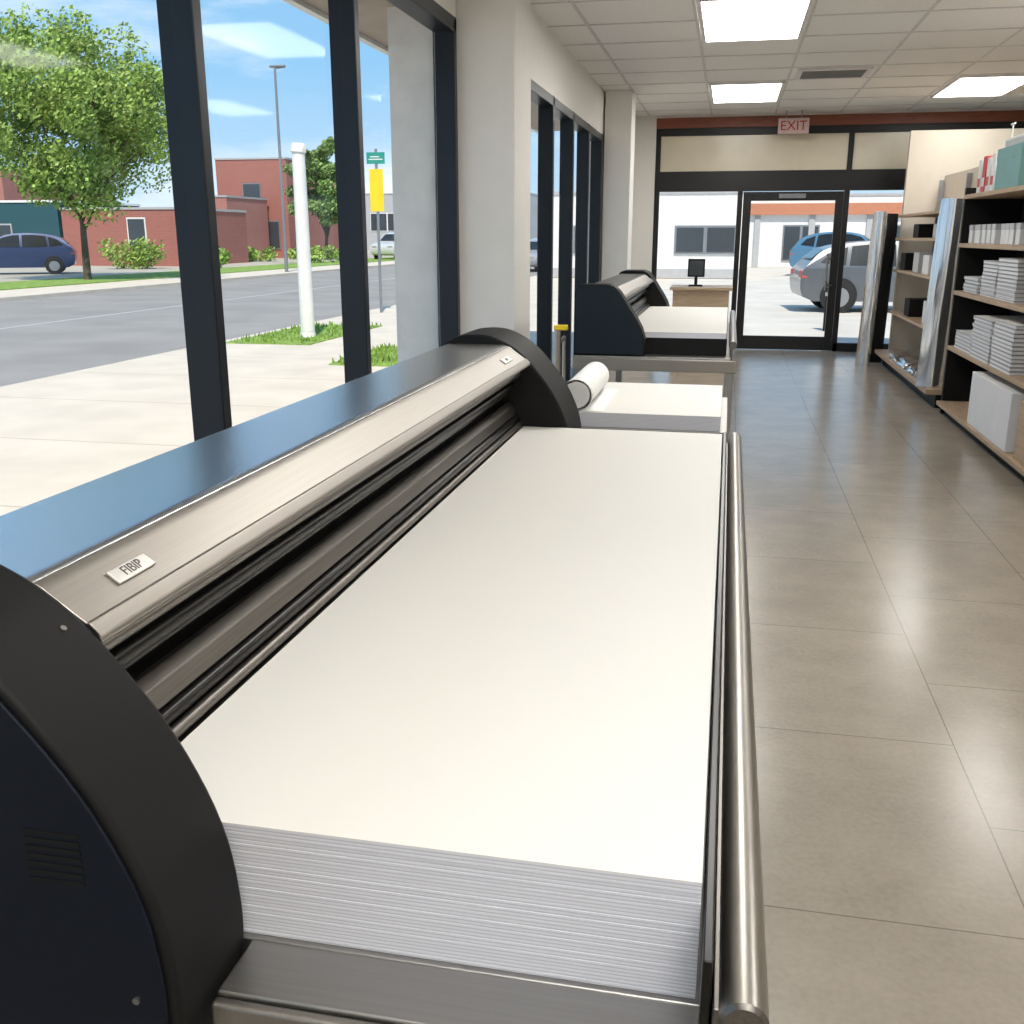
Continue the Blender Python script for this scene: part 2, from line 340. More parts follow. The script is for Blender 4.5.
# ------------------------------------------------------------------ sheet cutting machine
CAP = [(-1.44, -.535), (-1.38, -.518), (-1.28, -.512), (-1.19, -.530), (-1.078, -.592), (-.977, -.692), (-.878, -.827), (-.807, -.985), (-.783, -1.141), (-.792, -1.27), (-.828, -1.36), (-.89, -1.43), (-.98, -1.465)]
CAP2 = [(-1.46, -.535), (-1.40, -.520), (-1.16, -.520), (-1.10, -.54), (-1.05, -.59), (-.87, -.86), (-.82, -.95), (-.79, -1.05), (-.785, -1.22)]
def machine(yoff, dz, label, far=False):
    OX, OY = -.7*S, 3.3*S
    t = thing('sheet_trimmer', label, 'machine', (OX, OY+yoff*S, 0))
    X = lambda v: v*S-OX
    Yc = lambda v: v*S-OY
    Z = lambda v: H+v*S+dz
    def mb(name, m, par, x0, x1, y0, y1, z0, z1, bevel=0):
        return bx(name, m, par, X(x0), X(x1), Yc(y0), Yc(y1), Z(z0), Z(z1), bevel=bevel)
    curve = CAP2 if far else smooth_curve(CAP, 5)
    zb = -1.22 if far else -1.465
    prof = [(-1.50, zb), (-1.50, -.60), (-1.485, -.56)] + curve
    for (ya, yb, sg) in ((1.17, 1.40, -1), (5.25, 5.70, 1)):
        b = B(); prism(b, [(X(a), Z(c)) for a, c in prof], Yc(ya), Yc(yb))
        sp = obj('side_panel', b, M['black'], t, .008)
        cx, cz = -1.15, -1.0 if not far else -.88
        ins = [(X(cx+(a-cx)*.955), Z(cz+(c-cz)*.955)) for a, c in prof]
        yy = ya if sg < 0 else yb
        b = B(); prism(b, ins, Yc(yy), Yc(yy+sg*.008)); pl = obj('side_plate', b, M['teal_dark' if far else 'navy'], sp, .002)
        yq = Yc(yy+sg*.008)
        if not far:
            b = B()
            for i in range(7): box(b, X(-1.01), X(-.915), Yc(yy+sg*.008), Yc(yy+sg*.0095), Z(-.965+i*.014), Z(-.958+i*.014))
            obj('louvre', b, M['black'], sp)
            for (sx, sz) in ((-.848, -1.16), (-1.10, -.63), (-1.40, -1.40), (-1.4, -.62)):
                b = B(); tube(b, (X(sx), yq, Z(sz)), (X(sx), yq+sg*.003, Z(sz)), .0038, 12); obj('screw', b, M['screw'], sp)
            if sg < 0:
                for (sx, sz, sy) in ((-1.096, -.582, 1.30), (-1.04, -.624, 1.35)):
                    p = Vector((X(sx), Yc(sy), Z(sz))); n = Vector((.62, 0, .78)); b = B(); tube(b, p-n*.003, p+n*.001, .0035, 12); obj('screw', b, M['steel_dark'], sp)
    ya, yb = 1.402, 5.248
    # cover
    b = B(); prism(b, [(X(a), Z(c)) for a, c in [(-1.47, -.90), (-1.47, -.575), (-1.455, -.562), (-1.15, -.562), (-1.128, -.570), (-1.14, -.59), (-1.44, -.59), (-1.45, -.90)]], Yc(ya), Yc(yb))
    obj('cover', b, M['steel_far' if far else 'steel_cover'], t, .003)
    b = B(); prism(b, [(X(a), Z(c)) for a, c in [(-1.128, -.570), (-1.112, -.577), (-1.106, -.583), (-1.035, -.634), (-1.028, -.634), (-1.010, -.652), (-1.008, -.668), (-1.022, -.676), (-1.14, -.595)]], Yc(ya), Yc(yb))
    tr = obj('front_trim', b, M['steel'], t, .002)
    # name plates lying on the sloping trim
    if not far:
        d = Vector((.812, 0, -.583)); n = Vector((.583, 0, .812))
        for (yy, ln, wd, txt) in ((1.60, .12, .034, 'FIBIP'), (4.93, .16, .036, 'OIO')):
            c = Vector((X(-1.072), Yc(yy), Z(-.6075)))+n*.002
            mt = Matrix(((0, -d.x, n.x, c.x), (1, 0, 0, c.y), (0, -d.z, n.z, c.z), (0, 0, 0, 1)))
            b = B(); box(b, -ln*S/2, ln*S/2, -wd*S/2, wd*S/2, -.002, .002)
            bmesh.ops.transform(b, matrix=mt, verts=b.verts); npl = obj('name_plate', b, M['plate'], tr, .0015)
            text_mesh('lettering', txt, .0185 if len(txt) > 3 else .015, mt @ Matrix.Translation((0, 0, .0022)), M['ink'], tr, .0003)
    # inside of the throat
    b = B(); box(b, X(-1.44), X(-1.16), Yc(ya), Yc(yb), Z(-1.215), Z(-.60)); box(b, X(-1.16), X(-1.115), Yc(ya), Yc(yb), Z(-.82), Z(-.745)); obj('body', b, M['black_rail'], t)
    b = B(); tube(b, (X(-1.075), Yc(ya), Z(-.715)), (X(-1.075), Yc(yb), Z(-.715)), .010, 14); obj('guide_rod', b, M['steel_dark'], t)
    b = B(); tube(b, (X(-1.115), Yc(ya), Z(-.785)), (X(-1.115), Yc(yb), Z(-.785)), .014, 14); obj('guide_rod', b, M['black_rail'], t)
    b = B(); prism(b, [(X(a), Z(c)) for a, c in [(-1.16, -.885), (-1.125, -.865), (-1.095, -.885), (-1.082, -.93), (-1.16, -.95)]], Yc(ya), Yc(yb)); obj('pressure_bar', b, M['steel_dark'], t, .003)
    b = B(); tube(b, (X(-1.085), Yc(ya), Z(-.955)), (X(-1.085), Yc(yb), Z(-.955)), .012, 14); obj('guide_rod', b, M['black_rail'], t)
    b = B(); tube(b, (X(-1.062), Yc(ya), Z(-.984)), (X(-1.062), Yc(yb), Z(-.984)), .009, 14); obj('guide_rod', b, M['steel_dark'], t)
    mb('cutting_strip', M['black_rail'], t, -1.16, -1.047, ya, yb, -1.215, -1.0)
    # table
    b = B()
    if far:
        box(b, X(-1.5), X(.06), Yc(1.15), Yc(5.52), Z(-1.27), Z(-1.222))
    else:
        for dd in ((-1.5, .06, 1.402, 5.248), (-.775, .06, 1.27, 1.402), (-.775, .06, 5.248, 5.52)):
            box(b, X(dd[0]), X(dd[1]), Yc(dd[2]), Yc(dd[3]), Z(-1.27), Z(-1.222))
    obj('table', b, M['steel_x'], t, .003)
    if far:
        mb('apron', M['steel'], t, -1.5, .12, 1.11, 1.148, -1.36, -1.24, .004)
        mb('feed_bed', M['black'], t, -1.04, .02, 1.41, 5.24, -1.22, -1.055, .003)
    else:
        mb('apron', M['steel'], t, -.775, .055, 1.245, 1.268, -1.40, -1.228, .004)
        mb('apron', M['steel'], t, -.775, .055, 5.522, 5.54, -1.40, -1.228, .004)
        mb('edge_strip', M['black_rail'], t, .018, .034, 1.28, 5.5, -1.22, -1.035, .002)
        mb('edge_flange', M['steel_dark'], t, .036, .056, 1.26, 5.52, -1.22, -1.10, .002)
    rr = .024 if far else .0225
    rx = .081
    b = B(); tube(b, (X(rx), Yc(1.24), Z(-1.10)), (X(rx), Yc(5.65), Z(-1.10)), rr, 32); rl = obj('rail', b, M['tube'], t)
    for yy, s in ((1.24, -1), (5.65, 1)):
        b = B(); tube(b, (X(rx), Yc(yy), Z(-1.10)), (X(rx), Yc(yy)+s*.004, Z(-1.10)), rr, 28, rr-.004); obj('end_cap', b, M['steel_dark'], rl)
    for yy in (1.33, 5.45):
        b = B(); box(b, X(.05), X(.08), Yc(yy)-.012, Yc(yy)+.012, Z(-1.26), Z(-1.11)); obj('bracket', b, M['steel_dark'], t, .003)
    # underframe
    for lx in ((-1.44, .055) if far else (-1.40, -.02)):
        for ly in ((1.20, 5.15) if far else (1.50, 5.15)):
            b = B(); zt = Z(-1.27)
            box(b, X(lx)-.025, X(lx)+.025, Yc(ly)-.025, Yc(ly)+.025, .03, zt); lg = obj('leg', b, M['steel_x' if far else 'steel_dark'], t, .004)
            b = B(); tube(b, (X(lx), Yc(ly), 0), (X(lx), Yc(ly), .03), .045, 16); obj('foot', b, M['black'], lg)
    ly = 1.2 if far else 1.5
    mb_ = B(); box(mb_, X(-1.40)+.03, X(-.02)-.03, Yc(ly)-.02, Yc(ly)+.02, .2, .25); obj('stretcher', mb_, M['steel_dark'], t, .003)
    mb_ = B(); box(mb_, X(-1.40)+.03, X(-.02)-.03, Yc(5.15)-.02, Yc(5.15)+.02, .2, .25); obj('stretcher', mb_, M['steel_dark'], t, .003)
    return t
machine(0, 0, 'large steel and black sheet cutting machine filling the foreground')
MY, MD = 8.95, .03
machine(MY, MD, 'smaller looking far sheet cutting machine with dark teal end panel before the glass door', True)

def stack(name, label, x0, x1, y0, y1, z0, z1, n, jit=.0018, grp=None, mtop=None, medge='edges', gap=.03):
    cx, cy = (x0+x1)/2, (y0+y1)/2
    t = thing(name, label, 'paper stack', (cx, cy, z0), group=grp)
    b = B(); h = (z1-z0)/n
    for i in range(n):
        j = lambda: random.uniform(-jit, 0)
        g_ = h*gap
        box(b, x0-cx-j(), x1-cx+j(), y0-cy-j(), y1-cy+j(), i*h, (i+1)*h-g_)
    me_ = obj('sheets', b, M[medge], t)
    bx('top_sheet', mtop or M['paper'], t, x0-cx, x1-cx, y0-cy, y1-cy, z1-z0, z1-z0+.0012)
    return t
stack('paper_stack', 'tall stack of large cream white sheets on the near machine table', -1.042*S, .012*S, 1.415*S, 5.24*S, H-1.221*S, H-1.0*S, 30, .0006)
stack('paper_stack', 'stack of cream sheets lying on the far machine table', -1.04*S, .010*S, (1.41+MY)*S, (5.235+MY)*S, H-1.054*S+MD, H-1.0*S+MD, 6)
# side table with second stack and a curled roll
t = thing('side_table', 'low steel table carrying white sheets between the two machines', 'table', (-.4*S, 6.4*S, 0))
z_ = H-1.085*S
bx('table_top', M['steel_x'], t, -.52*S, .44*S, -.66*S, .66*S, z_-.04, z_, bevel=.003)
for sx in (-.43, .40):
    for sy in (-.6, .6): bx('leg', M['steel_dark'], t, sx*S-.02, sx*S+.02, sy*S-.02, sy*S+.02, 0, z_-.04, bevel=.003)
stack('paper_stack', 'short stack of white sheets on the small table behind the near machine', -.90*S, .0, 5.76*S, 7.02*S, z_+.001, H-1.0*S, 8)
R_ = .092
t = thing('paper_roll', 'curled cream paper roll lying on the sheets behind the near machine end panel', 'paper roll', (-.835*S, 6.22*S, H-(1-R_)*S+.003))
b = B(); prof = []; NR = 120
for i in range(NR):
    a = i/(NR-1)*2*PI*3-PI/2; r = (R_-.012*(i/(NR-1)))*S
    prof.append((r*math.cos(a), r*math.sin(a)))
prof = [(.16*S, -R_*S+.0005), (.10*S, -R_*S+.0006), (.05*S, -R_*S+.0006)] + prof   # sheet flowing out of the curl
for i in range(len(prof)-1):
    (a0, c0), (a1, c1) = prof[i], prof[i+1]
    quad(b, [(a0, -.44*S, c0), (a1, -.44*S, c1), (a1, .44*S, c1), (a0, .44*S, c0)])
bmesh.ops.remove_doubles(b, verts=b.verts, dist=1e-5)
obj('outer_sheet', b, M['paper_w'], t)
b = B(); tube(b, (0, -.437*S, 0), (0, .437*S, 0), (R_-.014)*S, 40); obj('inner_winding', b, M['paper_w'], t)

# reception desk and small terminal
t = thing('counter_desk', 'brown wooden counter behind the far machine by the front window', 'desk', (-.32, 13.75, 0))
bx('worktop', M['desk_wood'], t, -.42, .38, -.35, .35, .91, .95, bevel=.004)
bx('panel', M['desk_wood'], t, -.38, .34, -.31, .31, 0, .91, bevel=.003)
t = thing('payment_terminal', 'small black upright screen on the brown counter', 'screen', (-.42, 13.7, .95))
bx('base', M['black'], t, -.09, .09, -.07, .07, 0, .02, bevel=.004)
bx('stem', M['black'], t, -.02, .02, -.015, .015, .02, .14)
s_ = bx('display', M['black'], t, -.11, .11, -.02, .02, .12, .35, bevel=.008)
bx('screen', M['dkwin'], s_, -.09, .09, -.023, -.019, .14, .33)

# posts left of the far machine
t = thing('barrier_post', 'steel stand with yellow clamp beside the dark panel of the far machine', 'stand', (-.97, 5.9, 0))
b = B(); tube(b, (0, 0, .02), (0, 0, 1.06), .02); obj('pole', b, M['tube'], t)
b = B(); tube(b, (0, 0, 0), (0, 0, .02), .12, 28); obj('base', b, M['steel'], t)
b = B(); box(b, -.02, .06, -.02, .02, 1.06, 1.09); obj('clamp', b, M['yellow'], t, .006)
b = B(); tube(b, (0, .02, .98), (-.02, .38, .98), .012); tube(b, (-.02, .38, .98), (-.02, .38, .2), .012); obj('arm', b, M['tube'], t)

# ------------------------------------------------------------------ shelving
def shelf_unit_a():
    ya, yb = 6.1, 9.9; cy = (ya+yb)/2
    t = thing('shelf_unit', 'black shelving unit with tan shelves at the right edge, nearest the camera', 'shelf', (2.25, cy, 0), group='retail shelving along the right side')
    l = (yb-ya)/2
    bx('back_panel', M['black'], t, .23, .25, -l, l, 0, 1.96)
    bx('side_panel', M['black'], t, -.25, .25, l-.06, l, 0, 2.0, bevel=.004)
    bx('side_panel', M['black'], t, -.25, .25, -l, -l+.06, 0, 2.0, bevel=.004)
    bx('kick_board', M['black'], t, -.22, .23, -l+.06, l-.06, 0, .09)
    for z in (.12, .63, 1.12, 1.53, 1.94):
        s = bx('shelf', M['shelf_wood'], t, -.26 if z > .2 else -.30, .23, -l+.06, l-.06, z-.035, z, bevel=.003)
    return t
shelf_unit_a()
t = thing('shelf_unit', 'tan shelving unit further back beyond the wrapped board', 'shelf', (2.3, 11.9, 0), group='retail shelving along the right side')
bx('back_panel', M['wall_beige'], t, .23, .25, -1.75, 1.85, 0, 2.3)
bx('kick_board', M['black'], t, -.30, .22, -1.75, 1.8, 0, .13)
bx('deck', M['shelf_wood'], t, -.40, .23, -1.78, 1.8, .13, .18, bevel=.004)
for z in (.68, 1.19, 1.57, 1.84): bx('shelf', M['shelf_wood'], t, -.28, .23, -1.0, 1.8, z-.03, z, bevel=.003)
for yy in (-1.03, .3, 1.82):
    bx('upright', M['post_grey'], t, .17, .22, yy-.02, yy+.02, .18, 2.25, bevel=.003)
def board(x, y, z, w, th, h, label, rz, tilt, m='wrap', bow=0):
    b = B(); nx, nz = 10, 9
    for s in (-1, 1):
        G = [[b.verts.new((w*(i/nx-.5)*(1-.10*(k == nz)), s*(th/2+random.uniform(-.004, .004))+bow*((i/nx-.5)*2)**2, h*k/nz)) for i in range(nx+1)] for k in range(nz+1)]
        for k in range(nz):
            for i in range(nx): b.faces.new((G[k][i], G[k][i+1], G[k+1][i+1], G[k+1][i]))
        if s < 0: A = G
    D = G
    for k in range(nz):
        b.faces.new((A[k][0], D[k][0], D[k+1][0], A[k+1][0])); b.faces.new((A[k][nx], A[k+1][nx], D[k+1][nx], D[k][nx]))
    for i in range(nx):
        b.faces.new((A[0][i], A[0][i+1], D[0][i+1], D[0][i])); b.faces.new((A[nz][i], D[nz][i], D[nz][i+1], A[nz][i+1]))
    bmesh.ops.recalc_face_normals(b, faces=b.faces)
    t = thing('wrapped_board', label, 'wrapped board', (x, y, z), group='plastic wrapped boards standing by the shelves'); t.rotation_euler = (0, tilt, rz)
    o = obj('wrap', b, M[m], t)
    return t
board(1.945, 10.24, .184, .25, .02, 1.74, 'tall silvery curved wrapped board between the two shelving units', math.radians(-15), .025, bow=.07)
board(1.71, 13.38, 0, .17, .03, 1.88, 'slim grey wrapped board on the floor at the far end of the shelves', math.radians(-25), .03, bow=.03)
board(1.93, 13.785, 0, .15, .04, 1.86, 'slim black board leaning beside the grey one at the far shelf end', 0, .02, 'black')

def crate(name, label, cat, x, y, z, dx, dy, dz, m, grp=None, lid=None, rz=0):
    t = thing(name, label, cat, (x, y, z), rz, grp)
    bx('body', m, t, -dx/2, dx/2, -dy/2, dy/2, 0, dz, bevel=min(.006, dx*.1))
    if lid: bx('lid', lid, t, -dx/2-.003, dx/2+.003, -dy/2-.003, dy/2+.003, dz*.72, dz+.003, bevel=.003)
    return t
# top shelf
for i, (yy, m, n) in enumerate(((9.55, 'card_w', 'white'), (9.40, 'red', 'red'), (9.25, 'card_w', 'white'), (9.10, 'card_w', 'white'))):
    o = crate('storage_box', '%s upright carton on the top shelf, %s from its far end' % (n, ('first', 'second', 'third', 'fourth')[i]), 'box', 2.16, yy, 1.941, .26, .11, .27 + .02*(i % 2), M[m], 'upright cartons on the top shelf')
    bx('spine_band', M['red'] if n == 'white' else M['card_w'], o, -.1305, -.13, -.045, .045, .05, .12)
crate('storage_box', 'large teal carton on the top shelf at the right edge', 'box', 2.18, 8.55, 1.941, .34, .70, .30, M['teal'], lid=M['teal'])
crate('storage_box', 'pale flat carton lying on top of the teal carton', 'box', 2.18, 8.5, 2.246, .30, .60, .06, M['card_g'], lid=M['card_w'])
t = thing('display_stand', 'small white wire stand on the top shelf beside the teal carton', 'stand', (2.12, 9.0, 1.941))
b = B(); tube(b, (0, 0, .01), (0, 0, .5), .006, 8); tube(b, (0, -.05, .5), (0, .06, .5), .008, 8); obj('stem', b, M['white_paint'], t)
b = B(); tube(b, (0, 0, 0), (0, 0, .01), .04, 16); obj('base', b, M['white_paint'], t)
# second shelf: row of small boxes
proto = None
for i in range(11):
    yy = 9.62-i*.17
    if proto is None: proto = crate('small_carton', 'small white carton in the row on the second shelf', 'box', 2.10, yy, 1.531, .14, .11, .15, M['card_w'], 'row of small white cartons', lid=M['card_g'])
    else: dup(proto, (2.10+random.uniform(-.02, .02), yy, 1.531))
# sheet piles on the third and fourth shelf
for (lb, x0, y0, y1, z0, z1, n) in (
    ('low ream stack at the far end of the third shelf', 2.04, 9.2, 9.72, 1.121, 1.25, 5),
    ('taller ream stack in the middle of the third shelf', 2.04, 8.62, 9.1, 1.121, 1.40, 10),
    ('tall ream stack on the third shelf cut by the right edge', 2.03, 8.0, 8.56, 1.121, 1.43, 11),
    ('low ream stack at the far end of the fourth shelf', 2.02, 9.1, 9.72, .631, .78, 6),
    ('taller ream stack in the middle of the fourth shelf', 2.0, 8.4, 9.02, .631, .96, 12),
    ('ream stack on the fourth shelf cut by the right edge', 2.0, 7.75, 8.34, .631, .98, 12)):
    stack('paper_stack', lb, x0, 2.4, y0, y1, z0, z1, n, .012, mtop=M['paper_w'], medge='edges_s', gap=.14)
# bottom
crate('storage_box', 'big plain white carton on the bottom shelf', 'box', 2.17, 8.08, .121, .40, 1.2, .42, M['card_w'])
crate('storage_box', 'tan carton at the right edge beside the big white one', 'box', 2.16, 7.1, .121, .34, .46, .40, M['shelf_wood'])
# far unit items
for i, (yy, z, hh, m) in enumerate(((11.4, 1.571, .14, 'card_g'), (11.8, 1.191, .2, 'card_w'), (12.6, 1.571, .15, 'black'), (12.4, 1.191, .22, 'card_g'), (11.5, .681, .24, 'card_w'), (12.7, .681, .2, 'black'), (13.3, 1.191, .2, 'black'))):
    crate('carton', ('grey', 'white', 'black', 'grey', 'white', 'black', 'black')[i]+' carton on the tan shelves, '+('nearest on the upper shelf', 'on the middle shelf', 'on the upper shelf', 'at the middle of the middle shelf', 'on the lowest shelf', 'on the lowest shelf', 'at the far end of the middle shelf')[i], 'box', 2.22, yy, z, .3, .34, hh, M[m])
for i, (yy, w) in enumerate(((11.1, .5), (11.75, .55), (12.45, .55))):
    b = B(); box(b, -.2, .2, -w/2, w/2, 0, .09)
    bmesh.ops.subdivide_edges(b, edges=b.edges, cuts=3, use_grid_fill=True)
    for v in b.verts:
        if v.co.z > .01: v.co += Vector((random.uniform(-.02, .02), random.uniform(-.02, .02), random.uniform(-.02, .015)))
    o = obj('wrapped_packet', b, M['wrap']); o.location = (2.13, yy, .182)
    tag(o, 'silvery wrapped packet on the low deck, '+('nearest', 'middle', 'farthest')[i]+' of three', 'packet', 'wrapped packets on the low deck')

# ------------------------------------------------------------------ outside
sbox('sidewalk', M['concrete'], -7.83, WX-.1, -30, 90, -.12, -.02)
b = B()
y = -10
while y < 60: box(b, -7.8, WX-.1, y, y+.02, -.021, -.0195); y += 1.9
struct('sidewalk_joint', b, M['joint'], bpy.data.objects['sidewalk'])
sbox('road', M['asphalt'], -18.8, -7.83, -40, 220, -.2, -.1)
b = B(); box(b, -13.4, -13.25, -40, 220, -.1, -.096); struct('road_marking', b, M['line'], bpy.data.objects['road'])
sbox('far_sidewalk', M['concrete'], -21.3, -18.8, -40, 220, -.2, 0)
sbox('far_ground', M['farground'], -140, -21.3, -40, 220, -.2, -.01)
b = B(); box(b, -24.6, -21.3, 20, 80, -.01, .03); struct('grass_strip', b, M['grass'])
b = B()
for (x0, x1, y0, y1) in ((-7.6, -6.2, 14.4, 17.8), (-5.0, -4.1, 12.2, 14.4)):
    for k in range(420):
        px, py = random.uniform(x0, x1), random.uniform(y0, y1); a = random.uniform(0, PI); h = random.uniform(.03, .08)
        dx, dy = .03*math.cos(a), .03*math.sin(a)
        b.faces.new([b.verts.new(p) for p in ((px-dx, py-dy, -.02), (px+dx, py+dy, -.02), (px+random.uniform(-.04, .04), py, h))])
    box(b, x0, x1, y0, y1, -.03, -.005)
o = obj('grass_tufts', b, M['grass']); o['kind'] = 'stuff'; tag(o, 'bright green grass growing in the sidewalk beds outside the window', 'grass')
sbox('parking_lot', M['lot'], WX-.1, 90, Y1+.13, 160, -.12, -.02)

def leaf_ball(b, c, r, n, sz):
    for k in range(n):
        v = Vector((random.gauss(0, 1), random.gauss(0, 1), random.gauss(0, 1))).normalized()*random.uniform(.5, 1.05)
        p = Vector(c)+Vector((v.x*r[0], v.y*r[1], v.z*r[2]))
        a = Vector((random.gauss(0, 1), random.gauss(0, 1), random.gauss(0, 1))).normalized()
        u = a.orthogonal().normalized()*sz*random.uniform(.6, 1.3); w = a.cross(u).normalized()*sz*random.uniform(.4, .8)
        b.faces.new([b.verts.new(p+q) for q in (-u, w, u, -w)])
def tree(x, y, hh, cr, label, n=60, leaf='leaf', trunk_h=2.4, sz=.16, per=130):
    t = thing('tree', label, 'tree', (x, y, 0))
    b = B(); tube(b, (0, 0, -.02), (.05, 0, trunk_h), .15, 12, .10)
    for k in range(9):
        a = k*2.4; tube(b, (.05, 0, trunk_h-.3+.12*k), (cr*.6*math.cos(a), cr*.6*math.sin(a), trunk_h+(hh-trunk_h)*random.uniform(.3, .8)), .05, 7, .015)
    obj('trunk', b, M['bark'], t)
    b = B(); cz = (trunk_h+hh)/2; rz = (hh-trunk_h)/2
    for k in range(n):
        v = Vector((random.gauss(0, 1), random.gauss(0, 1), random.gauss(0, 1))).normalized()*random.random()**.40*.86
        r = random.uniform(.14, .27)*cr
        leaf_ball(b, (v.x*cr, v.y*cr, cz+v.z*rz), (r, r, r*.8), per, sz)
    obj('foliage', b, M[leaf], t, recalc=False)
tree(-23.0, 33.6, 9.3, 4.2, 'large leafy green tree across the street seen through the left window', 130, sz=.082, per=330, trunk_h=2.0)
tree(-26.6, 65.5, 8.0, 2.6, 'smaller bushy green tree beside the brick building far up the street', 55, 'leaf_d', 1.4, .13, 200)
tree(-46.5, 53.5, 7.0, 3.0, 'dark green tree beyond the parked blue car', 26, 'leaf_d', 2.0, .2)
def shrub(x, y, r, h, label):
    b = B()
    for k in range(14): leaf_ball(b, (random.uniform(-r, r)*.7, random.uniform(-r, r)*.5, h*random.uniform(.3, .7)), (.5, .5, h*.35), 110, .1)
    for v in b.verts: v.co.z = max(v.co.z, 0)
    o = obj('shrub', b, M['leaf'], recalc=False); o.location = (x, y, -.11); tag(o, label, 'bush', 'bushes in front of the brick building')
shrub(-28.6, 46.0, 1.7, 1.6, 'rounded green bush right of the big tree trunk')
shrub(-25.4, 47.5, 1.0, 1.1, 'low green bush beside the rounded one')
shrub(-29.6, 60.5, 1.8, 1.0, 'low bush below the tall brick building')
shrub(-24.3, 57.5, 1.6, 1.1, 'low bush behind the street lamp pole')

def building(label, x0, x1, y0, y1, h, m, wins=(), face='y', cap='grey_wall', sign=None):
    t = thing('building', label, 'building', ((x0+x1)/2, (y0+y1)/2, 0)); cx, cy = (x0+x1)/2, (y0+y1)/2
    bx('wall', M[m], t, x0-cx, x1-cx, y0-cy, y1-cy, -.01, h)
    bx('roof_edge', M[cap], t, x0-cx-.05, x1-cx+.05, y0-cy-.05, y1-cy+.05, h, h+.12)
    for (a, c, z0, z1, fm) in wins:
        b = B(); box(b, a-cx, c-cx, y0-cy-.06, y0-cy, z0, z1); w = obj('window', b, M[fm], t)
        n = max(1, int((c-a)/.9)); b = B()
        for i in range(n):
            wi = (c-a)/n; box(b, a-cx+i*wi+.07, a-cx+(i+1)*wi-.07, y0-cy-.08, y0-cy-.061, z0+.08, z1-.08)
        obj('pane', b, M['dkwin'], w)
    return t
building('low red brick building with a white framed window right of the tree', -35.4, -28.6, 50, 58, 2.9, 'brick', ((-31.5, -30.4, 1.0, 2.5, 'white_paint'),))
building('dark teal fronted building behind the parked blue car', -41.5, -35.6, 50, 58, 3.3, 'teal_wall', ((-41, -38.5, .6, 2.2, 'grey_wall'),), cap='white_paint')
building('taller brick building behind the big tree', -72, -46.5, 60, 72, 5.8, 'brick2', ((-52, -49, 1.0, 3.2, 'white_paint'),))
building('tallest red brick building down the street left of the lamp post', -36.6, -31.2, 70, 84, 6.8, 'brick', ((-34.6, -33.2, 3.6, 5.2, 'post_grey'), (-32.9, -31.9, .6, 2.6, 'post_grey')))
building('pinkish low brick annex with a dark gridded window', -36.3, -32.6, 63.5, 69.6, 4.0, 'brick2', ((-35.8, -34.2, .8, 3.0, 'post_grey'),))
building('long pale grey building at the end of the street', -50, -22, 112, 124, 6.0, 'grey_wall', ((-40, -36, 2.0, 4.0, 'white_paint'), (-34, -30, 2, 4, 'white_paint')))
t = building('white building with dark band windows opposite the front window', -7, .45, 40, 50, 3.1, 'white_paint', ((-6, -3, .9, 1.95, 'post_grey'), (-2.1, .2, .9, 1.95, 'post_grey')), cap='grey_wall')
bx('plinth', M['grey_wall'], t, -3.74, 3.74, -5.04, -5.0, 0, .35)
t = building('white building with orange fascia seen through the glass door', .9, 14, 55, 66, 3.5, 'white_paint', ((2.6, 4.4, .3, 2.1, 'post_grey'), (7, 10, .3, 2.1, 'post_grey')))
bx('fascia', M['orange_wall'], t, -6.6, 6.6, -5.75, -5.5, 2.6, 3.15)
for k, xx in enumerate((-6.3, -3.6, -.8, 2.0)): bx('pilaster', M['grey_wall'], t, xx, xx+.3, -5.6, -5.5, 0, 2.6)

